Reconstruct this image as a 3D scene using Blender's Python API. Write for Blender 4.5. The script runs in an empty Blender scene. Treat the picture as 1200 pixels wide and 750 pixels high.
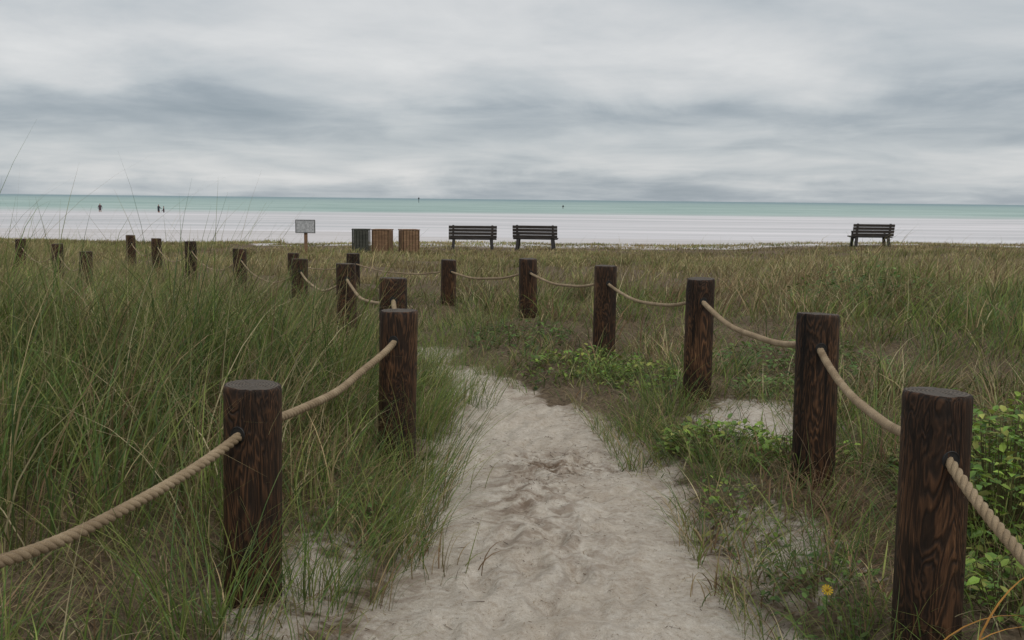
import bpy, bmesh, math, random
import numpy as np
from mathutils import Matrix, Vector, Euler
random.seed(7); rng=np.random.default_rng(11)
scene=bpy.context.scene
scene.view_settings.view_transform='Standard'
scene.view_settings.look='None'
scene.view_settings.exposure=0
# ---------------------------------------------------------------- noise helpers
_T=rng.random((256,256))
def vnoise(x,y,o=0):
    x=np.asarray(x,float)+o*17.3; y=np.asarray(y,float)+o*9.7
    xi=np.floor(x).astype(int); yi=np.floor(y).astype(int)
    fx=x-xi; fy=y-yi
    fx=fx*fx*(3-2*fx); fy=fy*fy*(3-2*fy)
    a=_T[xi&255,yi&255]; b=_T[(xi+1)&255,yi&255]; c=_T[xi&255,(yi+1)&255]; d=_T[(xi+1)&255,(yi+1)&255]
    return (a*(1-fx)+b*fx)*(1-fy)+(c*(1-fx)+d*fx)*fy-0.5
def fbm(x,y,o=0,n=4):
    s=0;a=1
    for i in range(n):
        s=s+a*vnoise(np.asarray(x)*2**i,np.asarray(y)*2**i,o+i); a*=.5
    return s
def ss(a,b,x):
    t=np.clip((np.asarray(x,float)-a)/(b-a),0,1); return t*t*(3-2*t)
# ---------------------------------------------------------------- path definition
PC=np.array([(.17,-3,.85),(.18,2.0,.80),(.19,3.2,.75),(.21,4.1,.69),(.21,4.8,.64),(.13,5.6,.60),(.07,6.5,.57),(-.10,7.3,.45),(-.38,8.3,.33),(-.66,9.1,.22),(-1.15,10.6,-.1),(-2.1,12.6,-.4),(-3.9,15,-.5),(-6.2,18.4,-.5),(-8.5,23,-.6),(-9.5,30,-.8),(-9.5,45,-1)])
def pathsamples():
    out=[]
    for i in range(len(PC)-1):
        n=max(2,int(np.hypot(*(PC[i+1,:2]-PC[i,:2]))/.25))
        for k in range(n): out.append(PC[i]+(PC[i+1]-PC[i])*k/n)
    return np.array(out)
PS=pathsamples()
def pdist(x,y):
    d=np.full(np.shape(x),1e9)
    for px,py,hw in PS:
        d=np.minimum(d,np.hypot(x-px,y-py)-hw)
    return d
def rowx(y): return np.interp(y,PC[:,1],PC[:,0])
FP=[]
for i in range(230):
    yy=random.uniform(2.2,9); xx=float(rowx(yy))+random.gauss(0,.26)
    FP.append((xx,yy,random.uniform(.035,.055),random.uniform(.09,.14),random.gauss(0,.4),random.uniform(.008,.021)))
def height(x,y,fine=False,d=None):
    x=np.asarray(x,float); y=np.asarray(y,float)
    if d is None: d=pdist(x,y)
    left=(x<rowx(y)).astype(float)
    dn=d+fbm(x*2.2,y*2.2,3)*.2
    h=-.02+.10*ss(-.08,.36,dn)+.13*ss(.3,1.6,d)*left*(1-ss(6,11,y))+.05*ss(.4,1.6,d)*(1-left)
    h=h-.17*ss(8.5,17,y)*left-.14*ss(11,20,y)*(1-left)-.33*ss(18,35,y)*(1-.45*left)
    h=h+.26*np.exp(-((x-5.5)/3.2)**2-((y-13)/5.5)**2)+.24*ss(6,15,x)*ss(15,30,y)*(1-ss(40,50,y))
    amp=ss(0,.6,d)*(1-ss(14,34,y)*.8)*(1-ss(36,46,y))
    h=h+amp*fbm(x*.7,y*.7,7)*.14+.018*fbm(x*3,y*3,12)*(1-ss(36,46,y))
    h=h+.09*np.exp(-((x-1.52)/.32)**2-((y-6.2)/.45)**2)
    yb=y+fbm(x*.08,0*x,20)*5+ss(0,14,-x)*3
    h=h-.68*ss(38,58,yb)
    h=h-3.0*ss(58,220,y)
    if fine:
        m=(y<10)&(y>1)&(d<.3)
        xs=x[m];ys=y[m];hh=np.zeros(xs.shape)
        for fx,fy,a,b,r,dp in FP:
            c,s=math.cos(r),math.sin(r)
            near=np.where((np.abs(xs-fx)<.3)&(np.abs(ys-fy)<.3))[0]
            if len(near)==0: continue
            dx=xs[near]-fx;dy=ys[near]-fy
            u=(dx*c+dy*s)/a;v=(-dx*s+dy*c)/b
            q=u*u+v*v
            hh[near]+=-dp*np.exp(-q*1.1)+dp*.5*np.exp(-(np.sqrt(q)-1.5)**2*4)
        hh+= .011*fbm(xs*9,ys*9,31,4)+.02*fbm(xs*2.6,ys*2.6,33,3)
        h[m]+=hh
    return h
def hz(x,y): return float(height(np.array([x]),np.array([y]))[0])
# ---------------------------------------------------------------- material helpers
def mat(name):
    m=bpy.data.materials.new(name); m.use_nodes=True
    nt=m.node_tree; return m,nt,nt.nodes,nt.links,nt.nodes['Principled BSDF']
def ramp(N,stops,interp='LINEAR'):
    r=N.new('ShaderNodeValToRGB'); cr=r.color_ramp; cr.interpolation=interp
    while len(cr.elements)<len(stops): cr.elements.new(.5)
    for e,(p,c) in zip(cr.elements,stops):
        e.position=p; e.color=(c[0],c[1],c[2],1) if hasattr(c,'__len__') else (c,c,c,1)
    return r
def noise(N,L,vec,scale,detail=4,rough=.5,dist=0):
    n=N.new('ShaderNodeTexNoise'); n.inputs['Scale'].default_value=scale; n.inputs['Detail'].default_value=detail
    n.inputs['Roughness'].default_value=rough; n.inputs['Distortion'].default_value=dist
    if vec is not None: L.new(vec,n.inputs['Vector'])
    return n
def mapping(N,L,vec,sc):
    m=N.new('ShaderNodeMapping'); m.inputs['Scale'].default_value=sc; L.new(vec,m.inputs['Vector']); return m.outputs[0]
def mixc(N,L,f,a,b,mode='MIX'):
    m=N.new('ShaderNodeMix'); m.data_type='RGBA'; m.blend_type=mode
    for sock,v in ((m.inputs[0],f),(m.inputs[6],a),(m.inputs[7],b)):
        if isinstance(v,bpy.types.NodeSocket): L.new(v,sock)
        elif hasattr(v,'__len__'): sock.default_value=(v[0],v[1],v[2],1)
        else: sock.default_value=v
    return m.outputs[2]
def math_(N,L,op,a,b=None,c=None,clamp=False):
    m=N.new('ShaderNodeMath'); m.operation=op; m.use_clamp=clamp
    for i,v in enumerate((a,b,c)):
        if v is None: continue
        if isinstance(v,bpy.types.NodeSocket): L.new(v,m.inputs[i])
        else: m.inputs[i].default_value=v
    return m.outputs[0]
def bump(N,L,h,strength,dist,bsdf):
    b=N.new('ShaderNodeBump'); b.inputs['Strength'].default_value=strength; b.inputs['Distance'].default_value=dist
    L.new(h,b.inputs['Height']); L.new(b.outputs[0],bsdf.inputs['Normal']); return b
def link(o): scene.collection.objects.link(o); return o
def mesh_from(name,verts,faces_flat,loopn,mats,smooth=False,col=None):
    me=bpy.data.meshes.new(name)
    nv=len(verts); nf=len(faces_flat)//loopn
    me.vertices.add(nv); me.vertices.foreach_set('co',np.ascontiguousarray(verts,dtype=np.float32).ravel())
    me.loops.add(nf*loopn); me.loops.foreach_set('vertex_index',np.ascontiguousarray(faces_flat,dtype=np.int32))
    me.polygons.add(nf); me.polygons.foreach_set('loop_start',np.arange(0,nf*loopn,loopn,dtype=np.int32))
    me.polygons.foreach_set('loop_total',np.full(nf,loopn,dtype=np.int32))
    if smooth: me.polygons.foreach_set('use_smooth',np.ones(nf,dtype=bool))
    me.update(calc_edges=True); me.validate()
    for m in mats: me.materials.append(m)
    if col is not None:
        a=me.color_attributes.new('Col','FLOAT_COLOR','POINT')
        c=np.ones((nv,4),dtype=np.float32); c[:,:3]=col; a.data.foreach_set('color',c.ravel())
    return me
geom=np.geomspace
# ---------------------------------------------------------------- ground
ys=np.concatenate([np.linspace(-3,2,26)[:-1],np.linspace(2,9,330)[:-1],np.linspace(9,46,230)[:-1],geom(46,15000,60)])
xc=np.linspace(-1.6,2.2,200)
xl=-1.6-np.concatenate([np.linspace(0,4,60)[1:],np.linspace(4,30,90)[1:],geom(30,12000,30)[1:]])[::-1]
xr=2.2+np.concatenate([np.linspace(0,4,60)[1:],np.linspace(4,30,90)[1:],geom(30,12000,30)[1:]])
xs=np.concatenate([xl,xc,xr])
GX,GY=np.meshgrid(xs,ys); gx=GX.ravel(); gy=GY.ravel()
gd=pdist(gx,gy); gz=height(gx,gy,True,gd)
nx=len(xs);ny=len(ys)
i0=(np.arange(ny-1)[:,None]*nx+np.arange(nx-1)[None,:]).ravel()
F=np.stack([i0,i0+1,i0+1+nx,i0+nx],1).ravel()
gm,nt,N,L,B=mat('sand_and_soil')
geo=N.new('ShaderNodeNewGeometry').outputs['Position']
att=N.new('ShaderNodeAttribute'); att.attribute_name='Col'
sep=N.new('ShaderNodeSeparateColor'); L.new(att.outputs['Color'],sep.inputs[0])
n1=noise(N,L,geo,2.3,6,.6); n2=noise(N,L,geo,34,5,.7); n3=noise(N,L,geo,300,3,.75); n4=noise(N,L,geo,9,5,.65,.6)
sandc=ramp(N,[(.28,(.42,.355,.28)),(.5,(.555,.50,.425)),(.72,(.66,.615,.545))]); L.new(n2.outputs[0],sandc.inputs[0])
c=mixc(N,L,math_(N,L,'MULTIPLY',math_(N,L,'SUBTRACT',n1.outputs[0],.45,None,True),2.0,None,True),sandc.outputs[0],(.43,.36,.28))
grain=ramp(N,[(.3,.60),(.5,1),(.75,1.2)]); L.new(n3.outputs[0],grain.inputs[0])
c=mixc(N,L,1.0,c,grain.outputs[0],'MULTIPLY')
dampn=ramp(N,[(.42,0),(.60,1)]); L.new(n4.outputs[0],dampn.inputs[0])
c=mixc(N,L,math_(N,L,'MULTIPLY',sep.outputs[1],dampn.outputs[0],None,True),c,(.19,.135,.095))
speck=ramp(N,[(.62,0),(.69,1)]); n5=noise(N,L,geo,70,3,.6); L.new(n5.outputs[0],speck.inputs[0])
c=mixc(N,L,math_(N,L,'MULTIPLY',speck.outputs[0],.5),c,(.17,.12,.08))
soil=ramp(N,[(.3,(.06,.045,.03)),(.55,(.16,.12,.08)),(.75,(.28,.225,.155))]); L.new(n2.outputs[0],soil.inputs[0])
mk=math_(N,L,'ADD',sep.outputs[0],math_(N,L,'MULTIPLY',math_(N,L,'SUBTRACT',n4.outputs[0],.5),1.6))
mr=ramp(N,[(.35,0),(.65,1)]); L.new(mk,mr.inputs[0])
c=mixc(N,L,mr.outputs[0],soil.outputs[0],c)
bs=noise(N,L,mapping(N,L,geo,(.03,.35,1)),1,4,.6); bsr=ramp(N,[(.3,(.50,.48,.475)),(.7,(.64,.615,.62))]); L.new(bs.outputs[0],bsr.inputs[0])
c=mixc(N,L,sep.outputs[2],c,bsr.outputs[0])
L.new(c,B.inputs['Base Color']); B.inputs['Roughness'].default_value=.95; B.inputs['Specular IOR Level'].default_value=.12
hh=math_(N,L,'ADD',math_(N,L,'MULTIPLY',n2.outputs[0],1.0),math_(N,L,'MULTIPLY',n3.outputs[0],.35))
hh=math_(N,L,'ADD',hh,math_(N,L,'MULTIPLY',n4.outputs[0],.8))
bump(N,L,hh,.8,.018,B)
dn=gd+fbm(gx*1.7,gy*1.7,5)*.30
smask=1-ss(-.14,.2,dn)
smask=np.maximum(smask,np.exp(-((gx-1.52)/.36)**2-((gy-6.2)/.6)**2)*1.5)
smask=np.maximum(smask,np.exp(-((gx-1.05)/.35)**2-((gy-4.1)/.8)**2)*.7)
smask=np.maximum(smask,np.exp(-((gx+.75)/.3)**2-((gy-3.6)/.9)**2)*.7)
beach=ss(37.5,40,gy+fbm(gx*.3,gy*.3,9)*2)
smask=np.maximum(smask,beach)
damp=1.0*np.exp(-((gx-.30)/.28)**2-((gy-5.6)/.25)**2)+.6*np.exp(-((gx-.05)/.22)**2-((gy-5.0)/.45)**2)+.45*np.exp(-((gx-.2)/.35)**2-((gy-4.3)/.8)**2)+.5*np.exp(-(dn/.14)**2)+.12*(gy<10)
col=np.stack([np.clip(smask,0,1),np.clip(damp,0,1),beach],1)
ground=link(bpy.data.objects.new('ground',mesh_from('ground',np.stack([gx,gy,gz],1),F,4,[gm],True,col)))
# ---------------------------------------------------------------- sea
sm,nt,N,L,B=mat('sea_water')
geo=N.new('ShaderNodeNewGeometry').outputs['Position']
sx=N.new('ShaderNodeSeparateXYZ'); L.new(geo,sx.inputs[0])
st=noise(N,L,mapping(N,L,geo,(.010,.060,1)),1,6,.62,.6)
st2=noise(N,L,mapping(N,L,geo,(.05,.40,1)),1,4,.65)
st3=noise(N,L,mapping(N,L,geo,(.018,.030,1)),1,5,.7,.4)
big=noise(N,L,mapping(N,L,geo,(.006,.010,1)),1,4,.6)
yw=math_(N,L,'ADD',sx.outputs[1],math_(N,L,'MULTIPLY',math_(N,L,'SUBTRACT',big.outputs[0],.5),150))
sh=N.new('ShaderNodeMapRange'); sh.inputs[1].default_value=135; sh.inputs[2].default_value=205; L.new(yw,sh.inputs[0])
surf=ramp(N,[(.3,(.44,.46,.475)),(.45,(.56,.555,.57)),(.58,(.69,.67,.69)),(.75,(.84,.82,.84))]); L.new(st.outputs[0],surf.inputs[0])
surf2=mixc(N,L,.25,surf.outputs[0],mixc(N,L,1,surf.outputs[0],st2.outputs[0],'OVERLAY'))
teal=ramp(N,[(.3,(.22,.335,.315)),(.5,(.315,.43,.40)),(.66,(.42,.52,.49)),(.72,(.66,.70,.69))]); L.new(st3.outputs[0],teal.inputs[0])
tc2=mixc(N,L,.4,teal.outputs[0],mixc(N,L,1,teal.outputs[0],st2.outputs[0],'OVERLAY'))
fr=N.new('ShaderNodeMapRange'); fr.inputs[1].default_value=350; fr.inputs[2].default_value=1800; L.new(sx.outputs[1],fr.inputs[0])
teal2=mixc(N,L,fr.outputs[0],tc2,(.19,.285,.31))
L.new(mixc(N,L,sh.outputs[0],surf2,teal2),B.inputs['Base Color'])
B.inputs['Roughness'].default_value=.55; B.inputs['Specular IOR Level'].default_value=.2
bn=noise(N,L,mapping(N,L,geo,(.12,.45,1)),1,6,.7); bump(N,L,bn.outputs[0],.7,.6,B)
xsx=np.concatenate([-geom(60,15000,14)[::-1],np.linspace(-50,50,9),geom(60,15000,14)]); ysy=geom(56,24000,40)
X,Y=np.meshgrid(xsx,ysy); n_x=len(xsx)
i0=(np.arange(len(ysy)-1)[:,None]*n_x+np.arange(n_x-1)[None,:]).ravel()
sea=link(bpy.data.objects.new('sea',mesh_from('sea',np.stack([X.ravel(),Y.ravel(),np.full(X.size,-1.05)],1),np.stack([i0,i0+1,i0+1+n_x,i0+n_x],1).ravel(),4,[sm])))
# ---------------------------------------------------------------- wood posts
wm,nt,N,L,B=mat('stained_post_wood')
tc=N.new('ShaderNodeTexCoord').outputs['Object']; oi=N.new('ShaderNodeObjectInfo')
va=N.new('ShaderNodeVectorMath'); va.operation='ADD'; L.new(tc,va.inputs[0])
vr=N.new('ShaderNodeVectorMath'); vr.operation='SCALE'; vr.inputs[0].default_value=(13,7,29); L.new(oi.outputs['Random'],vr.inputs['Scale']); L.new(vr.outputs[0],va.inputs[1])
g1=noise(N,L,mapping(N,L,va.outputs[0],(5.5,5.5,1.1)),1.7,4,.5,.7)
rings=math_(N,L,'SINE',math_(N,L,'MULTIPLY',g1.outputs[0],110))
g2=noise(N,L,mapping(N,L,va.outputs[0],(70,70,4)),1,5,.65)
g3=noise(N,L,mapping(N,L,va.outputs[0],(3,3,1.4)),1.5,3,.6)
rr=ramp(N,[(.0,(.010,.006,.004)),(.40,(.030,.0160,.0090)),(.7,(.085,.041,.020)),(1,(.24,.125,.060))])
v=math_(N,L,'ADD',math_(N,L,'MULTIPLY',rings,.23),math_(N,L,'ADD',math_(N,L,'MULTIPLY',g2.outputs[0],1.0),math_(N,L,'MULTIPLY',g3.outputs[0],1.0)))
v=math_(N,L,'SUBTRACT',v,.60,None,True); L.new(v,rr.inputs[0])
gc=noise(N,L,mapping(N,L,va.outputs[0],(34,34,1.1)),1,2,.5); crk=ramp(N,[(.30,1),(.345,0)]); L.new(gc.outputs[0],crk.inputs[0])
L.new(mixc(N,L,math_(N,L,'MULTIPLY',crk.outputs[0],.85),rr.outputs[0],(.004,.003,.003)),B.inputs['Base Color'])
ro=ramp(N,[(.3,.7),(.7,.48)]); L.new(g3.outputs[0],ro.inputs[0]); L.new(ro.outputs[0],B.inputs['Roughness']); B.inputs['Specular IOR Level'].default_value=.25
bh=math_(N,L,'SUBTRACT',math_(N,L,'ADD',math_(N,L,'MULTIPLY',rings,.25),g2.outputs[0]),math_(N,L,'MULTIPLY',crk.outputs[0],1.5)); bump(N,L,bh,.8,.005,B)
tm,nt,N,L,B=mat('post_end_grain')
tc=N.new('ShaderNodeTexCoord').outputs['Object']
w=N.new('ShaderNodeTexWave'); w.wave_type='RINGS'; w.rings_direction='Z'; w.inputs['Scale'].default_value=28; w.inputs['Distortion'].default_value=2; L.new(tc,w.inputs[0])
q=noise(N,L,tc,40,4,.6)
r=ramp(N,[(0,(.035,.028,.022)),(.6,(.12,.098,.075))]); L.new(math_(N,L,'MULTIPLY',w.outputs[0],q.outputs[0]),r.inputs[0]); L.new(r.outputs[0],B.inputs['Base Color']); B.inputs['Roughness'].default_value=.85
hm,nt,N,L,B=mat('dark_hole')
nn=noise(N,L,None,30); r=ramp(N,[(0,(.003,.003,.003)),(1,(.01,.008,.007))]); L.new(nn.outputs[0],r.inputs[0]); L.new(r.outputs[0],B.inputs['Base Color']); B.inputs['Roughness'].default_value=.6
R0=.098
def make_post(x,y,zt,dirs,tilt=(0,0),rad=R0):
    zb=hz(x,y)-.35; H=zt-zb
    bm=bmesh.new(); seg=40
    prof=[(0,1.02),(H*.3,1.01),(H*.7,1.0),(H-.016,.99),(H-.006,.975),(H-.001,.95),(H,.9)]
    zs=[]
    for k in range(len(prof)-1):
        z0,r0=prof[k];z1,r1=prof[k+1]
        nseg=6 if k<3 else 1
        for q in range(nseg): zs.append((z0+(z1-z0)*q/nseg,r0+(r1-r0)*q/nseg))
    zs.append(prof[-1])
    ph=random.uniform(0,6.28); rings=[]
    sl=random.uniform(-.05,.05); sl2=random.uniform(-.05,.05)
    nick=[random.uniform(0,6.28) for _ in range(4)]
    for z,r in zs:
        ring=[]
        for k in range(seg):
            a=2*math.pi*k/seg
            rr_=rad*r*(1+.014*math.sin(2*a+ph)+.010*math.sin(5*a+ph*2+z*2)+.007*math.sin(9*a+z*5)+.005*random.uniform(-1,1))
            topk=max(0,(z-H+.1)/.1) if z>H-.1 else 0
            for nk in nick:
                dd=abs((a-nk+math.pi)%(2*math.pi)-math.pi)
                if dd<.12 and z>H-.02: rr_*=.95
            px,py=rr_*math.cos(a),rr_*math.sin(a)
            ring.append(bm.verts.new((px,py,z-H+topk*(px*sl+py*sl2+random.uniform(-.002,.002)))))
        rings.append(ring)
    for a,b in zip(rings[:-1],rings[1:]):
        for k in range(seg):
            f=bm.faces.new((a[k],a[(k+1)%seg],b[(k+1)%seg],b[k])); f.smooth=True
    c=bm.verts.new((0,0,.002)); mid=[bm.verts.new((v.co.x*.5,v.co.y*.5,random.uniform(-.001,.003))) for v in rings[-1]]
    for k in range(seg):
        f=bm.faces.new((rings[-1][k],rings[-1][(k+1)%seg],mid[(k+1)%seg],mid[k])); f.material_index=1
        f=bm.faces.new((mid[k],mid[(k+1)%seg],c)); f.material_index=1
    f=bm.faces.new(rings[0][::-1])
    for dx,dy,zo in dirs:
        l=math.hypot(dx,dy); d=Vector((dx/l,dy/l,0)); side=Vector((-d.y,d.x,0)); up=Vector((0,0,1))
        rs=[(rad*.985,.0265),(rad+.0035,.025),(rad+.0035,.0235),(rad+.001,.0225)]
        loops=[]
        for off,r in rs:
            loops.append([bm.verts.new(d*off+side*(r*math.cos(t))+up*(r*1.1*math.sin(t)+zo+.006)) for t in [2*math.pi*k/20 for k in range(20)]])
        for a,b in zip(loops[:-1],loops[1:]):
            for k in range(20):
                f=bm.faces.new((a[k],a[(k+1)%20],b[(k+1)%20],b[k])); f.material_index=2; f.smooth=True
        f=bm.faces.new(loops[-1]); f.material_index=2
    bm.normal_update()
    me=bpy.data.meshes.new('wooden_post'); bm.to_mesh(me); bm.free()
    for m in (wm,tm,hm): me.materials.append(m)
    o=link(bpy.data.objects.new('wooden_post',me)); o.location=(x,y,zt); o.rotation_euler=(math.radians(tilt[0]),math.radians(tilt[1]),0)
    return o
LR=[(-1.35,1.7,.84),(-.88,3.43,.815),(-.59,5.3,.87),(-.83,7.1,.90),(-1.63,10.0,.81),(-2.6,12.5,.70),(-4.0,15,.69),(-5.5,17.5,.68),(-6.95,20,.62),(-8.2,22,.60)]
RR=[(1.4,1.0,.84),(1.245,2.95,.905),(1.444,4.8,.93),(1.29,7.0,.925),(.82,9.0,.88),(.165,11.0,.82),(-.81,13.0,.68),(-2.34,15.0,.64),(-3.75,17.5,.50)]
FR=[(-6.67,16,.57),(-8.0,18,.59),(-9.6,20,.58)]
# ---------------------------------------------------------------- rope
rm,nt,N,L,B=mat('manila_rope')
tc=N.new('ShaderNodeTexCoord').outputs['Object']
a=noise(N,L,tc,9,4,.6); b=noise(N,L,tc,420,3,.7)
r=ramp(N,[(.25,(.20,.14,.08)),(.5,(.31,.23,.14)),(.75,(.44,.34,.22))]); L.new(a.outputs[0],r.inputs[0])
r2=ramp(N,[(.3,.55),(.7,1.2)]); L.new(b.outputs[0],r2.inputs[0])
L.new(mixc(N,L,1,r.outputs[0],r2.outputs[0],'MULTIPLY'),B.inputs['Base Color']); B.inputs['Roughness'].default_value=.9
bump(N,L,b.outputs[0],.6,.003,B)
def make_rope(p,q,sag,R=.0165):
    p=Vector(p);q=Vector(q); Lr=(q-p).length
    pitch=.085 if R>.015 else .12; n=int(Lr/pitch*12)
    V=[];Fc=[]
    d=(q-p).normalized(); side=Vector((0,0,1)).cross(d).normalized()
    C=[]
    for i in range(n+1):
        t=i/n; c=p.lerp(q,t); c.z-=4*sag*t*(1-t); k=math.sin(math.pi*t); c+=side*k*.006*math.sin(t*9+p.x*5); c.z+=k*.004*math.sin(t*14+p.y*3); C.append(c)
    for s in range(3):
        base=len(V)
        pts=[]
        for i,c in enumerate(C):
            tg=(C[min(i+1,n)]-C[max(i-1,0)]).normalized(); sd=Vector((0,0,1)).cross(tg).normalized(); up=tg.cross(sd)
            ang=2*math.pi*(i/n*Lr/pitch)+s*2*math.pi/3
            pts.append(c+(sd*math.cos(ang)+up*math.sin(ang))*R*.5)
        for i,c in enumerate(pts):
            tg=(pts[min(i+1,n)]-pts[max(i-1,0)]).normalized(); sd=Vector((0,0,1)).cross(tg).normalized(); up=tg.cross(sd)
            for k in range(8):
                a=2*math.pi*k/8; V.append(c+(sd*math.cos(a)+up*math.sin(a))*R*.56)
        for i in range(n):
            for k in range(8):
                Fc.append((base+i*8+k,base+i*8+(k+1)%8,base+(i+1)*8+(k+1)%8,base+(i+1)*8+k))
    for i in range(int(Lr*110)):
        c=random.choice(C); a=Vector((random.gauss(0,1),random.gauss(0,1),random.gauss(0,1))).normalized()
        s0=c+a*R*.7; s1=s0+a*random.uniform(.004,.016)+d*random.uniform(-.02,.02); wv=d*.0005
        b0=len(V); V+= [s0-wv,s0+wv,s1+wv*.4,s1-wv*.4]; Fc.append((b0,b0+1,b0+2,b0+3))
    me=bpy.data.meshes.new('rope'); me.from_pydata([tuple(v) for v in V],[],Fc); me.polygons.foreach_set('use_smooth',[True]*len(Fc)); me.materials.append(rm)
    return link(bpy.data.objects.new('rope',me))
for row,sags in ((LR,[.10,.07,.08,.12,.18,.24,.26,.26,.24]),(RR,[.23,.10,.10,.11,.09,.09,.09,.12,.2]),(FR,[.24,.24])):
    for i,(x,y,z) in enumerate(row):
        dirs=[]
        for j,sg in ((i-1,sags[i-1] if i>0 else 0),(i+1,sags[i] if i<len(row)-1 else 0)):
            if j<0 or j>=len(row): continue
            dx,dy=row[j][0]-x,row[j][1]-y; l=math.hypot(dx,dy); t=R0/l
            dirs.append((dx,dy,-.14+(row[j][2]-z)*t-4*sg*t*(1-t)))
        make_post(x,y,z,dirs,(random.uniform(-.8,.8),random.uniform(-.9,.9)))
        if i<len(row)-1:
            x2,y2,z2=row[i+1]
            make_rope((x,y,z-.14),(x2,y2,z2-.14),sags[i],.0165 if y<6 else (.013 if y<11.5 and x>-2 else .010))
# ---------------------------------------------------------------- grass
class Blades:
    def __init__(s): s.V=[];s.C=[];s.F=[];s.n=0
    def add(s,base,az,th0,th1,Ln,W,col,colb,K,tw=None,pw=1.4):
        n=len(az)
        if n==0:return
        hd=np.stack([np.cos(az),np.sin(az),0*az],1)
        if tw is None: tw=rng.normal(0,.7,n)
        sd0=np.stack([-np.sin(az+tw),np.cos(az+tw),0*az],1)
        P=base.copy(); V=np.zeros((n,K+1,2,3),np.float32); C=np.zeros((n,K+1,2,3),np.float32)
        wig=rng.normal(0,.05,n)
        tipd=(rng.random(n)<.40)[:,None]*rng.uniform(.3,1,n)[:,None]
        for k in range(K+1):
            t=k/K
            wd=W*(1-t**1.6)*(.75+.5*min(1,t*4)) if k<K else W*.06
            V[:,k,0]=P-sd0*(wd/2)[:,None]; V[:,k,1]=P+sd0*(wd/2)[:,None]
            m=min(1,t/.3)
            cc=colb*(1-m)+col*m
            td=tipd*max(0,(t-.5)/.5)
            cc=cc*(1-td)+td*np.array((.34,.275,.14))
            C[:,k,0]=cc;C[:,k,1]=cc
            tm_=(k+.5)/K
            th=th0+(th1-th0)*tm_**pw
            dirv=hd*np.sin(th)[:,None]; dirv[:,2]=np.cos(th)
            dirv[:,0]+=-np.sin(az)*wig*k; dirv[:,1]+=np.cos(az)*wig*k
            P=P+dirv*(Ln/K)[:,None]
        b=s.n+np.arange(n)*(K+1)*2
        for k in range(K):
            q=b+k*2
            s.F.append(np.stack([q,q+1,q+3,q+2],1).ravel())
        s.V.append(V.reshape(-1,3)); s.C.append(C.reshape(-1,3)); s.n+=n*(K+1)*2
        s.tip=P
    def obj(s,name,m):
        me=mesh_from(name,np.concatenate(s.V),np.concatenate(s.F),4,[m],False,np.concatenate(s.C))
        return link(bpy.data.objects.new(name,me))
def leafmat(name,tr=.3,rough=.6,spec=.2):
    m,nt,N,L,B=mat(name)
    at=N.new('ShaderNodeAttribute'); at.attribute_name='Col'
    g=N.new('ShaderNodeNewGeometry').outputs['Position']; nn=noise(N,L,g,6,3,.6); r=ramp(N,[(.3,.75),(.7,1.25)]); L.new(nn.outputs[0],r.inputs[0])
    c=mixc(N,L,1,at.outputs['Color'],r.outputs[0],'MULTIPLY')
    L.new(c,B.inputs['Base Color']); B.inputs['Roughness'].default_value=rough; B.inputs['Specular IOR Level'].default_value=spec
    t=N.new('ShaderNodeBsdfTranslucent'); L.new(c,t.inputs[0])
    mx=N.new('ShaderNodeMixShader'); mx.inputs[0].default_value=tr; L.new(B.outputs[0],mx.inputs[1]); L.new(t.outputs[0],mx.inputs[2])
    L.new(mx.outputs[0],N['Material Output'].inputs[0]); return m
grm=leafmat('grass_blade',.35,.6,.15)
G=Blades()
GREEN=np.array([(.155,.225,.055),(.115,.185,.052),(.21,.26,.070),(.125,.195,.072),(.25,.275,.085)])
STRAW=np.array([(.43,.345,.185),(.35,.265,.145),(.52,.45,.27),(.25,.165,.095),(.39,.295,.165)])
RUST=np.array([(.23,.145,.09),(.28,.18,.105),(.18,.125,.08)])
OLIVE=np.array([(.27,.25,.10),(.31,.265,.12),(.22,.235,.09),(.36,.29,.145)])
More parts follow.
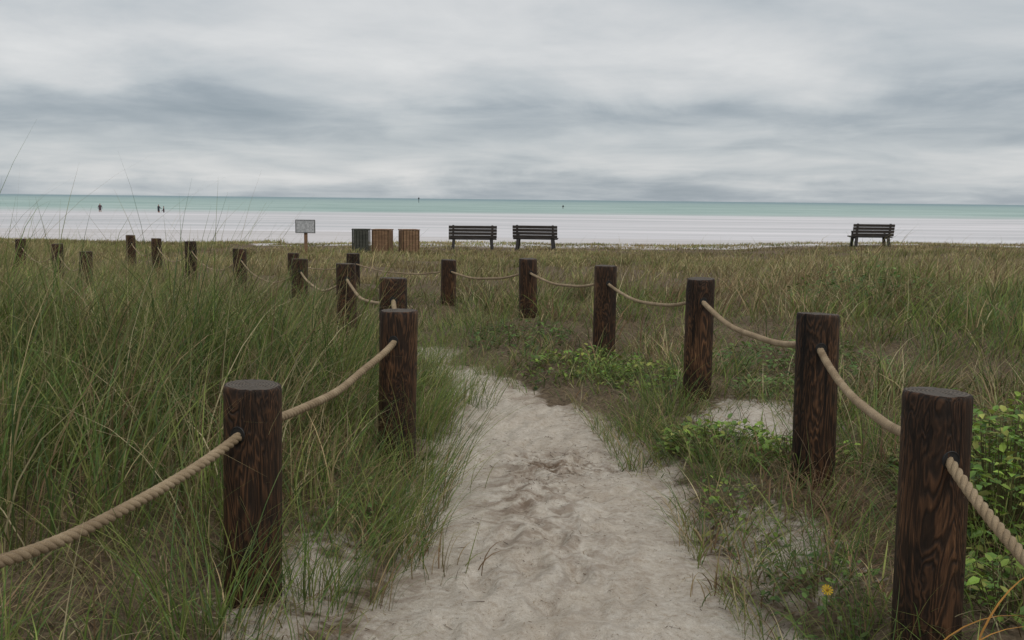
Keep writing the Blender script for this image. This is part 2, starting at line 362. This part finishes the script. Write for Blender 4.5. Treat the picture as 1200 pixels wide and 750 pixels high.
def field(y0,y1,cpm,bpc,K,wf):
    area=.5*1.36*(y1*y1-y0*y0)+2*1.2*(y1-y0)
    n=int(area*cpm)
    y=np.sqrt(rng.random(n)*(y1*y1-y0*y0)+y0*y0); hw=.68*y+1.2
    x=(rng.random(n)*2-1)*hw
    d=pdist(x,y)
    left=x<rowx(y)
    dens=np.clip(.60+fbm(x*.9,y*.9,40)*1.2+fbm(x*3,y*3,42)*.8,.07,1)
    edge=ss(-.12,.30,d+fbm(x*2.5,y*2.5,44)*.45)
    dens=dens*edge
    dens=np.where(left,np.clip(dens*1.2,0,1),dens*.85)
    bare=np.exp(-((x-1.5)/.38)**2-((y-6.15)/.55)**2); dens*=1-bare*.95
    for px,py,_ in LR[1:3]+RR[1:5]:
        dens=dens*(1-.75*np.exp(-(((x-px)/.2)**2+((y-(py-.2))/.28)**2)))
    k=rng.random(n)<dens
    k&=~((y<2.2)&(np.abs(x-rowx(y))<1.25))
    x=x[k];y=y[k];d=d[k];left=left[k];n=len(x)
    Lc=np.where(left,.30+.54*ss(.05,.95,d),.20+.22*ss(.2,1.6,d))
    Lc=np.where(left,Lc,Lc+.14*ss(2.4,4.5,x)*(1-ss(14,22,y)))
    Lc=np.where(left,Lc*(1-.46*ss(6.5,12,y)),Lc*(1-.15*ss(7,12,y)))
    Lc*=1-.40*ss(12,30,y)
    Lc*=1-.45*ss(31,36,y)
    Lc=Lc*np.clip(1+fbm(x*1.1,y*1.1,50)*.75,.45,1.5)
    Lc=np.where(left&(y<3.0),np.minimum(Lc,.45),Lc)
    pg=np.where(left,.72,.54)+fbm(x*.8,y*.8,60)*1.0
    pg=pg-.20*ss(8,16,y); pg=np.where((~left)&(d<.8),pg+.18,pg)
    rust=np.clip(fbm(x*.6,y*.6,63)*2.2+np.where(left,-.25,.0),0,.8)
    m=rng.poisson(bpc,n)+3
    idx=np.repeat(np.arange(n),m); N_=len(idx)
    rad=(.055+.0045*y[idx])
    ox=rng.normal(0,1,N_)*rad; oy=rng.normal(0,1,N_)*rad
    bx=x[idx]+ox; by=y[idx]+oy
    bz=height(bx,by)-.01
    az=np.arctan2(oy,ox)+rng.normal(0,.9,N_)
    wx=np.cos(az)+.45; wy=np.sin(az)-.05; az=np.arctan2(wy,wx)
    th0=np.abs(rng.normal(.22,.2,N_)); th1=th0+np.abs(rng.normal(1.2,.65,N_))
    th0=np.where(left[idx],th0,th0+.12); th1=np.where(left[idx],th1,th1+.15)
    Ln=Lc[idx]*rng.uniform(.45,1.3,N_)*np.where(rng.random(N_)<.07,1.35,1)
    W=(rng.uniform(.0022,.0055,N_)+.00042*y[idx])*wf
    green=rng.random(N_)<pg[idx]
    cg=GREEN[rng.integers(0,5,N_)]; cs=STRAW[rng.integers(0,5,N_)]; co=OLIVE[rng.integers(0,4,N_)]; cr_=RUST[rng.integers(0,3,N_)]
    cs=np.where((rng.random(N_)<rust[idx])[:,None],cr_,cs)
    far=ss(9,20,by)[:,None]
    cg=cg*(1-far*.5)+co*far*.5; cs=cs*(1-far*.4)+co*far*.4
    c=np.where(green[:,None],cg,cs)*rng.uniform(.55,1.3,N_)[:,None]
    tint=(1+fbm(x*.35,y*.35,66)*.6+rng.normal(0,.14,n))[idx][:,None]; c=c*np.clip(tint,.55,1.4)
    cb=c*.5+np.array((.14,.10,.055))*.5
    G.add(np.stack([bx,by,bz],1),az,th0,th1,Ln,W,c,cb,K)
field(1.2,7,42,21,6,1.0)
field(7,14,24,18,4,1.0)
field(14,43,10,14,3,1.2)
def thatch(y0,y1,n,wf=1):
    y=np.sqrt(rng.random(n)*(y1*y1-y0*y0)+y0*y0); x=(rng.random(n)*2-1)*(.66*y+1)
    d=pdist(x,y); k=(rng.random(n)<ss(-.1,.35,d+fbm(x*3,y*3,71)*.35))&~((y<2)&(np.abs(x)<1.2))&(rng.random(n)>.85*np.exp(-((x-1.5)/.38)**2-((y-6.15)/.55)**2)); x=x[k];y=y[k]; n=len(x)
    c=STRAW[rng.integers(0,5,n)]*rng.uniform(.4,1.0,n)[:,None]
    gg=(rng.random(n)<np.where(x>rowx(y),.45,.15))[:,None]; c=np.where(gg,GREEN[rng.integers(0,5,n)]*.9,c)
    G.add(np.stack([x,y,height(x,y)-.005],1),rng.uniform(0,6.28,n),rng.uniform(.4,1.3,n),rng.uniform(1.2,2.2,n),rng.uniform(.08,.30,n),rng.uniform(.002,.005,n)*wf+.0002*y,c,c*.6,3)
thatch(1.5,7,38000); thatch(7,15,40000,1.2)
def edgeblades(n,left):
    y=rng.uniform(2.6,8.6,n); hw=np.interp(y,PC[:,1],PC[:,2]); s=-1 if left else 1
    x=rowx(y)+s*(hw+rng.uniform(-.14,.30,n))
    cl=fbm(x*4,y*1.6,80)>(-.02 if left else .04); x=x[cl];y=y[cl];n=len(x)
    az=np.where(rng.random(n)<.6,(0 if left else math.pi),-1.2)+rng.normal(0,.8,n)
    c=GREEN[rng.integers(0,5,n)]*rng.uniform(.7,1.3,n)[:,None]
    st=(rng.random(n)<.25)[:,None]; c=np.where(st,STRAW[rng.integers(0,5,n)],c)
    G.add(np.stack([x,y,height(x,y)-.01],1),az,rng.uniform(.1,.6,n),rng.uniform(1.1,2.0,n),rng.uniform(.12,.60 if left else .36,n),rng.uniform(.002,.0045,n),c,c*.6,7)
edgeblades(3600,True); edgeblades(3200,False)
def tuss(cx,cy,n,L0,sp=.06,lean=0,colset=GREEN,th=1.3):
    ox=rng.normal(0,sp,n);oy=rng.normal(0,sp,n)
    az=np.arctan2(oy,ox+lean)+rng.normal(0,.5,n)
    c=colset[rng.integers(0,len(colset),n)]*rng.uniform(.7,1.3,n)[:,None]
    x=cx+ox;y=cy+oy
    G.add(np.stack([x,y,height(x,y)-.01],1),az,rng.uniform(.05,.5,n),rng.uniform(.6,th+.5,n),L0*rng.uniform(.4,1.35,n),rng.uniform(.0022,.0045,n),c,c*.6,8)
for a in ((-.42,5.1,140,.62,.08,.06),(-.50,4.2,110,.5,.08,.05),(-.68,3.5,150,.55,.1,.04),(-.95,3.1,160,.6,.13,0),(-.5,6.1,120,.6,.08,.06),(1.15,3.7,90,.4,.1,-.04),(1.05,5.0,90,.35,.1,-.05),(.98,6.6,110,.4,.1,-.06),(1.08,3.1,90,.30,.09,-.04),(1.75,3.6,140,.45,.12,0),(-.3,7.2,100,.5,.08,.04),(1.9,5.3,160,.6,.14,0),(-.75,8.9,160,.42,.15,.05),(-.55,9.6,160,.35,.2,0),(-.3,10.2,160,.33,.25,0),(-1.0,8.2,140,.5,.15,.05),(-.45,8.95,60,.22,.12,0)): tuss(*a)
def stalks(n,xr,yr,L0,L1,head=False,wk=1.0):
    x=rng.uniform(*xr,n);y=rng.uniform(*yr,n); k=(pdist(x,y)>.3)&(np.abs(x)<.62*y+.5); x=x[k];y=y[k];n=len(x)
    c=STRAW[rng.integers(0,5,n)]*.65+GREEN[rng.integers(0,5,n)]*.35
    az=np.where(rng.random(n)<.75,0,math.pi)+rng.normal(0,.7,n)
    Ln=rng.uniform(L0,L1,n); th0=rng.uniform(.05,.35,n); th1=th0+rng.uniform(.4,1.4,n)
    G.add(np.stack([x,y,height(x,y)],1),az,th0,th1,Ln,(.0028+.0003*y)*wk,c,c*.8,9,pw=2.2)
    if head:
        tips=G.tip; m=12; idx=np.repeat(np.arange(n),m); t=rng.uniform(-.16,.0,len(idx))
        dv=np.stack([np.cos(az)*np.sin(th1),np.sin(az)*np.sin(th1),np.cos(th1)],1)[idx]
        P=tips[idx]+dv*t[:,None]
        ch=STRAW[rng.integers(0,5,len(idx))]*.8
        G.add(P,az[idx]+rng.normal(0,.5,len(idx)),th1[idx]+rng.normal(0,.3,len(idx)),th1[idx]+rng.uniform(.3,.8,len(idx)),rng.uniform(.012,.03,len(idx)),np.full(len(idx),.003),ch,ch,2)
stalks(300,(-6,-.9),(2.8,9),.8,1.15,False); stalks(60,(-6,-1.2),(3.5,9),.7,.95,True); stalks(110,(1.6,7),(4,11),.6,1.0,False); stalks(25,(2.4,7),(5,11),.6,.85,True); stalks(420,(-14,12),(9,24),.5,.9)
stalks(34,(-3.4,-1.3),(3.4,6),1.25,1.6,False,.8); stalks(60,(-9,-3.5),(9,18),.8,1.25,False,.8); stalks(6,(2.8,5.5),(5.5,9),1.1,1.4,False,.8)
for (ax,ay,azm,l) in ((1.12,2.72,.1,.5),(1.2,2.7,-.1,.42),(1.3,2.75,.4,.5)):
    G.add(np.array([[ax,ay,hz(ax,ay)+.02]]),np.array([azm]),np.array([.25]),np.array([2.0]),np.array([l]),np.array([.006]),np.array([[.6,.30,.08]]),np.array([[.4,.2,.06]]),10,np.array([.2]),1.1)
grass=G.obj('dune_grass',grm)
# ---------------------------------------------------------------- broadleaf plants
lm=leafmat('broad_leaf',.25,.5,.3)
def leafy(name,cx,cy,rx,ry,hgt,n,size,cols,stem=True):
    V=[];Fc=[];C=[]
    for i in range(n):
        a=random.uniform(0,6.28); rr_=math.sqrt(random.random())*(.75+.5*(float(vnoise(a*1.2,cx,95))+.5))
        x=cx+rx*rr_*math.cos(a); y=cy+ry*rr_*math.sin(a)
        top=hgt*max(.15,1-.6*rr_**2)*(.6+.8*(vnoise(x*6,y*6,90)+.5)); z0=hz(x,y) if i%4==0 else z0
        z=z0+top*random.random()**.6
        s=size*random.uniform(.4,1.25); az=random.uniform(0,6.28); el=random.uniform(-.5,.7)
        d=Vector((math.cos(az)*math.cos(el),math.sin(az)*math.cos(el),math.sin(el))); sd=Vector((-math.sin(az),math.cos(az),random.uniform(-.5,.5))).normalized(); nm=d.cross(sd)
        p=Vector((x,y,z)); b=len(V)
        w=s*.27
        pts=[p,p+d*s*.3+sd*w+nm*w*.3,p+d*s*.68+sd*w*.75+nm*w*.2,p+d*s-nm*s*.12,p+d*s*.68-sd*w*.75+nm*w*.2,p+d*s*.3-sd*w+nm*w*.3,p+d*s*.35,p+d*s*.7-nm*s*.02]
        V+=pts; Fc+=[(b,b+1,b+6),(b+1,b+2,b+7,b+6),(b+2,b+3,b+7),(b+3,b+4,b+7),(b+4,b+5,b+6,b+7),(b+5,b,b+6)]
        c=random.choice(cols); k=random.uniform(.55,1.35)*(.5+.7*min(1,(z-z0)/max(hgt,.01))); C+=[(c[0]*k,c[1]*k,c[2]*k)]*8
        if stem and i%3==0:
            b=len(V); g=Vector((cx+(x-cx)*.6,cy+(y-cy)*.6,z0)); wv=Vector((.0018,0,0))
            V+=[g-wv,g+wv,p+wv,p-wv]; Fc.append((b,b+1,b+2,b+3)); C+=[(.10,.09,.04)]*4
    me=bpy.data.meshes.new(name); me.from_pydata([tuple(v) for v in V],[],Fc); me.materials.append(lm)
    at=me.color_attributes.new('Col','FLOAT_COLOR','POINT'); at.data.foreach_set('color',np.array([(*c,1) for c in C],dtype=np.float32).ravel())
    return link(bpy.data.objects.new(name,me))
BG=[(.19,.31,.045),(.15,.26,.045),(.24,.34,.06),(.11,.20,.045),(.28,.30,.07)]
DG=[(.09,.17,.04),(.12,.20,.045),(.15,.22,.055)]
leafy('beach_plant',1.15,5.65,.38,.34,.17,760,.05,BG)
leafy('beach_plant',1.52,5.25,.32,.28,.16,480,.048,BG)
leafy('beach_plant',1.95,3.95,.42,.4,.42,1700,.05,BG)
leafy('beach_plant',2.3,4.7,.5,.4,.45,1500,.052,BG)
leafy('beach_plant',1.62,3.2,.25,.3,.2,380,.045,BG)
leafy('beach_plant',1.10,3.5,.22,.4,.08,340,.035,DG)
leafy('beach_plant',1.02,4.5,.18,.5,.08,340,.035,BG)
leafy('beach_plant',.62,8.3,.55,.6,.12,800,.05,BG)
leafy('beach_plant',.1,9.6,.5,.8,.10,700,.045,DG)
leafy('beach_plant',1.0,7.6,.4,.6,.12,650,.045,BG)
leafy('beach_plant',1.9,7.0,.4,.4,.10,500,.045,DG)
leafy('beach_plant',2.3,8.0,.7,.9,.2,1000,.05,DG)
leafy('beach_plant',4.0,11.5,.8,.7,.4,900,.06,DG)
leafy('beach_plant',-.66,4.4,.2,.5,.1,260,.035,DG)
# ---------------------------------------------------------------- yellow flower
def flower(x,y,h,s):
    z=hz(x,y); bm=bmesh.new()
    def quad(a,b,c,d,mi):
        f=bm.faces.new([bm.verts.new(v) for v in (a,b,c,d)]); f.material_index=mi
    quad((-.0015,0,0),(.0015,0,0),(.0015,.005,h),(-.0015,.005,h),1)
    quad((0,-.0015,0),(0,.0015,0),(0,.0065,h),(0,.0035,h),1)
    for i in range(11):
        a=2*math.pi*i/11; ca,sa=math.cos(a),math.sin(a); tilt=Matrix.Rotation(math.radians(45),3,'X')
        P=[Vector((ca*.15*s-sa*.08*s,sa*.15*s+ca*.08*s,0)),Vector((ca*.15*s+sa*.08*s,sa*.15*s-ca*.08*s,0)),Vector((ca*s+sa*.17*s,sa*s-ca*.17*s,.1*s)),Vector((ca*s-sa*.17*s,sa*s+ca*.17*s,.1*s))]
        P=[tilt@p+Vector((0,.005,h)) for p in P]; quad(*P,0)
    r=bmesh.ops.create_uvsphere(bm,u_segments=10,v_segments=6,radius=.3*s,matrix=Matrix.Translation((0,.003,h+.1*s)))
    for v in r['verts']:
        for f in v.link_faces: f.material_index=2
    for k in range(4):
        a=random.uniform(0,6.28); zz=h*(.2+.18*k)
        quad((0,0,zz),(math.cos(a)*.02+.006,math.sin(a)*.02,zz+.01),(math.cos(a)*.045,math.sin(a)*.045,zz+.015),(math.cos(a)*.02-.006,math.sin(a)*.02,zz+.01),1)
    me=bpy.data.meshes.new('yellow_flower'); bm.to_mesh(me); bm.free()
    for nm,cl in (('petal',(.8,.52,.02)),('flower_stem',(.09,.16,.04)),('flower_centre',(.45,.25,.02))):
        m,nt,N,L,B=mat(nm); q=noise(N,L,None,60); rr_=ramp(N,[(0,tuple(v*.8 for v in cl)),(1,cl)]); L.new(q.outputs[0],rr_.inputs[0]); L.new(rr_.outputs[0],B.inputs['Base Color']); B.inputs['Roughness'].default_value=.6; me.materials.append(m)
    o=link(bpy.data.objects.new('yellow_flower',me)); o.location=(x,y,z)
flower(1.05,3.25,.18,.019)
# ---------------------------------------------------------------- leaf litter on sand
V=[]
for i in range(2800):
    y=random.uniform(2.5,8.8)
    if random.random()<.4: x=float(rowx(y))+random.gauss(0,.35)
    else:
        x=float(rowx(y))+random.choice((-1,1))*(float(np.interp(y,PC[:,1],PC[:,2]))+random.gauss(-.04,.14))
    if random.random()<.2: x,y=random.gauss(.25,.15),random.gauss(5.5,.25)
    l=random.uniform(.003,.02) if random.random()<.92 else random.uniform(.03,.07); w=random.uniform(.0012,.0035); a=random.uniform(0,3.14)
    V.append((x,y,l,w,a))
arr=np.array(V); zz=height(arr[:,0],arr[:,1],True)
V2=[];Fc=[];C=[]
for (x,y,l,w,a),z in zip(V,zz):
    ca,sa=math.cos(a),math.sin(a); b=len(V2); z+=.004
    V2+=[(x-ca*l/2-sa*w/2,y-sa*l/2+ca*w/2,z),(x-ca*l/2+sa*w/2,y-sa*l/2-ca*w/2,z+.001),(x+ca*l/2+sa*w*.3,y+sa*l/2-ca*w*.3,z+random.uniform(0,.006)),(x+ca*l/2-sa*w*.3,y+sa*l/2+ca*w*.3,z+.003)]
    Fc.append((b,b+1,b+2,b+3)); c=random.choice([(.12,.085,.055),(.16,.11,.07),(.27,.2,.12),(.09,.065,.045)]); C+=[(*c,1)]*4
me=bpy.data.meshes.new('plant_litter'); me.from_pydata(V2,[],Fc); me.materials.append(grm)
at=me.color_attributes.new('Col','FLOAT_COLOR','POINT'); at.data.foreach_set('color',np.array(C,dtype=np.float32).ravel())
link(bpy.data.objects.new('plant_litter',me))
# ---------------------------------------------------------------- furniture
def woodmat(name,c0,c1,rough=.75):
    m,nt,N,L,B=mat(name); tc=N.new('ShaderNodeTexCoord').outputs['Object']
    a=noise(N,L,mapping(N,L,tc,(3,14,14)),1.5,5,.6); r=ramp(N,[(.3,c0),(.7,c1)]); L.new(a.outputs[0],r.inputs[0]); L.new(r.outputs[0],B.inputs['Base Color']); B.inputs['Roughness'].default_value=rough
    bump(N,L,a.outputs[0],.4,.005,B); return m
benchm=woodmat('weathered_bench_wood',(.022,.018,.016),(.065,.053,.046))
framem=woodmat('bench_frame',(.014,.012,.012),(.03,.027,.026))
binb=woodmat('brown_slats',(.12,.065,.033),(.25,.15,.08)); bing=woodmat('green_grey_slats',(.025,.028,.022),(.065,.065,.05)); bint=woodmat('bin_lid',(.02,.018,.016),(.05,.045,.04))
def part(parent,name,boxes,m,bev=.006):
    bm=bmesh.new()
    for c,s,rx,ry,rz in boxes:
        M=Matrix.Translation(c)@Euler((rx,ry,rz)).to_matrix().to_4x4()@Matrix.Diagonal((*s,1))
        bmesh.ops.create_cube(bm,size=1,matrix=M)
    bmesh.ops.bevel(bm,geom=bm.edges[:],offset=bev,segments=1,affect='EDGES')
    me=bpy.data.meshes.new(name); bm.to_mesh(me); bm.free(); me.materials.append(m)
    o=link(bpy.data.objects.new(name,me)); o.parent=parent; return o
def bench(x,y,w,rot,zb):
    e=link(bpy.data.objects.new('park_bench',None)); e.location=(x,y,zb); e.rotation_euler=(0,0,rot)
    tl=.22
    part(e,'seat',[((0,.02+i*.115,.42-.006*(3-i)),(w,.10,.04),0,0,0) for i in range(4)],benchm)
    part(e,'backrest',[((0,-.09-math.tan(tl)*(.1+i*.112),.49+i*.112),(w,.035,.100),tl,0,0) for i in range(4)],benchm)
    for sx_ in (-1,1):
        X=sx_*(w/2-.16); q='1' if sx_<0 else '2'
        part(e,'leg_'+q,[((X,-.10,.18),(.10,.08,.55),-.16,sx_*-.10,0),((X,.36,.18),(.10,.08,.50),.12,sx_*-.10,0),((X,.15,.37),(.07,.50,.06),0,0,0),((X,-.135,.63),(.07,.05,.54),tl,0,0)],framem)
        part(e,'armrest_'+q,[((X,.12,.60),(.08,.52,.035),0,0,0),((X,.34,.50),(.06,.06,.20),0,0,0)],framem)
    return e
bench(-1.41,36,1.68,.06,hz(-1.41,36)+.0); bench(.79,36.3,1.58,-.12,hz(.79,36.3)+.0); bench(13.1,37.5,1.52,.03,hz(13.1,37.5)-.05)
def bin_(x,y,m,rot):
    e=link(bpy.data.objects.new('trash_bin',None)); e.location=(x,y,hz(x,y)-.03); e.rotation_euler=(0,0,rot)
    S=.50;H=.78
    sl=[]
    for k in range(5):
        o=-S/2+S/5*(k+.5)
        sl+= [((o,-S/2,H/2),(S/5-.010,.03,H),0,0,0),((o,S/2,H/2),(S/5-.010,.03,H),0,0,0),((-S/2-.03,o,H/2),(.03,S/5-.010,H),0,0,0),((S/2+.03,o,H/2),(.03,S/5-.010,H),0,0,0)]
    part(e,'slats',sl,m)
    part(e,'liner',[((0,0,.38),(.42,.42,.74),0,0,0)],bint)
    part(e,'lid_rim',[((0,-S/2+.02,H+.02),(S+.11,.10,.03),0,0,0),((0,S/2-.02,H+.02),(S+.11,.10,.03),0,0,0),((-S/2+.02,0,H+.021),(.10,S-.145,.03),0,0,0),((S/2-.02,0,H+.021),(.10,S-.145,.03),0,0,0)],m)
bin_(-4.95,33.5,bing,.12); bin_(-4.27,33.6,binb,-.15); bin_(-3.40,33.6,binb,.35)
e=link(bpy.data.objects.new('beach_sign',None)); e.location=(-5.85,29,-.21)
m,nt,N,L,B=mat('sign_face'); tc=N.new('ShaderNodeTexCoord').outputs['Object']
br=N.new('ShaderNodeTexBrick'); br.inputs['Scale'].default_value=14; br.inputs['Color1'].default_value=(.25,.26,.27,1); br.inputs['Color2'].default_value=(.48,.49,.50,1); br.inputs['Mortar'].default_value=(.50,.51,.52,1); br.inputs['Mortar Size'].default_value=.03; br.inputs['Row Height'].default_value=.6
sepx=N.new('ShaderNodeSeparateXYZ'); L.new(tc,sepx.inputs[0]); cb=N.new('ShaderNodeCombineXYZ'); L.new(sepx.outputs[0],cb.inputs[0]); L.new(sepx.outputs[2],cb.inputs[1]); L.new(cb.outputs[0],br.inputs[0]); L.new(br.outputs[0],B.inputs['Base Color']); B.inputs['Roughness'].default_value=.5
part(e,'sign_panel',[((0,-.05,.84),(.52,.02,.34),0,0,0)],m,.004)
part(e,'sign_frame',[((0,-.055,1.020),(.56,.03,.016),0,0,0),((0,-.055,.660),(.56,.03,.016),0,0,0),((-.270,-.055,.84),(.018,.029,.34),0,0,0),((.270,-.055,.84),(.018,.029,.34),0,0,0)],bing,.003)
part(e,'sign_post',[((0,0,.35),(.09,.07,1.3),0,0,0)],binb,.006)
# ---------------------------------------------------------------- markers in the sea
def marker(x,y,h,w):
    bm=bmesh.new()
    bmesh.ops.create_cone(bm,cap_ends=True,segments=12,radius1=w,radius2=w*.8,depth=h+2,matrix=Matrix.Translation((0,0,h/2-1)))
    bmesh.ops.create_cube(bm,size=1,matrix=Matrix.Translation((0,-w*1.05,h*.78))@Matrix.Diagonal((w*5,w*.3,h*.25,1)))
    bmesh.ops.create_cone(bm,cap_ends=True,segments=12,radius1=w*1.6,radius2=0,depth=w*2,matrix=Matrix.Translation((0,0,h+w)))
    me=bpy.data.meshes.new('channel_marker'); bm.to_mesh(me); bm.free(); me.materials.append(framem)
    o=link(bpy.data.objects.new('channel_marker',me)); o.location=(x,y,-1.05)
marker(-55,600,3.0,.16); marker(14.5,300,.8,.12)
# ---------------------------------------------------------------- people wading
def person(x,y,z,rot,suit,pose):
    m,nt,N,L,B=mat('bather_skin_and_suit'); tc=N.new('ShaderNodeTexCoord').outputs['Object']; s=N.new('ShaderNodeSeparateXYZ'); L.new(tc,s.inputs[0])
    r=ramp(N,[(0,(.30,.17,.12)),(.38,suit),(.785,(.30,.17,.12)),(.875,(.03,.02,.015))],'CONSTANT')
    L.new(math_(N,L,'DIVIDE',s.outputs[2],1.9),r.inputs[0]); L.new(r.outputs[0],B.inputs['Base Color']); B.inputs['Roughness'].default_value=.6
    P={'pel':(0,0,.95,.15),'sp':(0,0,1.18,.14),'ch':(0,0,1.38,.17),'nk':(0,0,1.52,.06),'hd':(0,.01,1.63,.10),'tp':(0,.01,1.74,.085)}
    for sd,n in ((-1,'l'),(1,'r')):
        P['sh'+n]=(sd*.19,0,1.42,.065);P['el'+n]=(sd*.27,.05+.1*pose,1.16,.048);P['wr'+n]=(sd*.26,.14+.2*pose,.96+.12*pose,.035);P['ha'+n]=(sd*.25,.2+.22*pose,.9+.14*pose,.038)
        P['hp'+n]=(sd*.1,0,.88,.1);P['kn'+n]=(sd*.12,.04,.5,.07);P['an'+n]=(sd*.12,-.02,.1,.045);P['ft'+n]=(sd*.13,.14,.04,.04)
    E=[('pel','sp'),('sp','ch'),('ch','nk'),('nk','hd'),('hd','tp')]
    for n in 'lr': E+=[('ch','sh'+n),('sh'+n,'el'+n),('el'+n,'wr'+n),('wr'+n,'ha'+n),('pel','hp'+n),('hp'+n,'kn'+n),('kn'+n,'an'+n),('an'+n,'ft'+n)]
    K=list(P); me=bpy.data.meshes.new('person'); me.from_pydata([P[k][:3] for k in K],[(K.index(a),K.index(b)) for a,b in E],[])
    o=link(bpy.data.objects.new('person_wading',me)); md=o.modifiers.new('skin','SKIN')
    sv=me.skin_vertices[0].data
    for i,k in enumerate(K): sv[i].radius=(P[k][3],P[k][3]*.8)
    sv[0].use_root=True
    ms=o.modifiers.new('sub','SUBSURF'); ms.levels=2; ms.render_levels=2
    me.materials.append(m); o.location=(x,y,z); o.rotation_euler=(.0,0,rot)
person(-61,152,-1.55,.3,(.05,.02,.03),0.2); person(-52.7,153,-1.6,-.5,(.015,.02,.03),1.0); person(-52.1,153.5,-1.85,1.9,(.05,.025,.03),.6)
# ---------------------------------------------------------------- sky
w=bpy.data.worlds.new('World'); scene.world=w; w.use_nodes=True; nt=w.node_tree; N=nt.nodes; L=nt.links
SE,SA=math.radians(52),math.radians(150)
sky=N.new('ShaderNodeTexSky'); sky.sky_type='NISHITA'; sky.sun_disc=False; sky.sun_elevation=SE; sky.sun_rotation=SA
bg=N['Background']; bg.inputs[1].default_value=.10; L.new(sky.outputs[0],bg.inputs[0])
tc=N.new('ShaderNodeTexCoord').outputs['Generated']; s=N.new('ShaderNodeSeparateXYZ'); L.new(tc,s.inputs[0])
z=math_(N,L,'MAXIMUM',s.outputs[2],0.0); zp=math_(N,L,'ADD',z,.11)
u=math_(N,L,'DIVIDE',s.outputs[0],zp); v=math_(N,L,'DIVIDE',s.outputs[1],zp)
cv=N.new('ShaderNodeCombineXYZ'); L.new(u,cv.inputs[0]); L.new(v,cv.inputs[1]); cv.inputs[2].default_value=5.3
na=noise(N,L,cv.outputs[0],1.1,8,.55,.35)
cv2=N.new('ShaderNodeCombineXYZ'); L.new(math_(N,L,'MULTIPLY',s.outputs[0],5.0),cv2.inputs[0]); L.new(math_(N,L,'MULTIPLY',s.outputs[2],12),cv2.inputs[1]); L.new(math_(N,L,'MULTIPLY',s.outputs[1],5.0),cv2.inputs[2])
nb=noise(N,L,cv2.outputs[0],1.0,7,.55,.5)
zz_=math_(N,L,'ADD',z,math_(N,L,'MULTIPLY',math_(N,L,'SUBTRACT',nb.outputs[0],.5),.06))
base=ramp(N,[(0,.46),(.012,.50),(.024,.64),(.038,.60),(.056,.46),(.078,.43),(.105,.58),(.15,.66),(.19,.62),(.5,.72)],'EASE'); L.new(zz_,base.inputs[0])
val=math_(N,L,'ADD',base.outputs[0],math_(N,L,'MULTIPLY',math_(N,L,'SUBTRACT',na.outputs[0],.5),.70))
val=math_(N,L,'ADD',val,math_(N,L,'MULTIPLY',math_(N,L,'SUBTRACT',nb.outputs[0],.5),.55),None,True)
cr=ramp(N,[(.15,(.26,.31,.355)),(.36,(.375,.42,.46)),(.52,(.515,.55,.575)),(.68,(.64,.655,.665)),(.9,(.78,.78,.775))]); L.new(val,cr.inputs[0])
bg2=N.new('ShaderNodeBackground'); L.new(cr.outputs[0],bg2.inputs[0]); bg2.inputs[1].default_value=1.0
mx=N.new('ShaderNodeMixShader'); mx.inputs[0].default_value=.93; L.new(bg.outputs[0],mx.inputs[1]); L.new(bg2.outputs[0],mx.inputs[2]); L.new(mx.outputs[0],N['World Output'].inputs[0])
sun=bpy.data.lights.new('sun','SUN'); sun.energy=1.2; sun.angle=math.radians(20); sun.color=(1,.96,.9)
so=link(bpy.data.objects.new('sun',sun)); d=Vector((math.sin(SA)*math.cos(SE),math.cos(SA)*math.cos(SE),math.sin(SE))); so.rotation_euler=d.to_track_quat('Z','Y').to_euler()
# ---------------------------------------------------------------- camera
cam=bpy.data.cameras.new('camera'); cam.lens=36; cam.sensor_width=36; cam.clip_end=60000; cam.clip_start=.05
co=link(bpy.data.objects.new('camera',cam)); co.location=(0,0,1.45)
co.rotation_mode='QUATERNION'
co.rotation_quaternion=(Matrix.Rotation(math.radians(90-6.72),3,'X')@Matrix.Rotation(math.radians(.62),3,'Z')).to_quaternion()
scene.camera=co
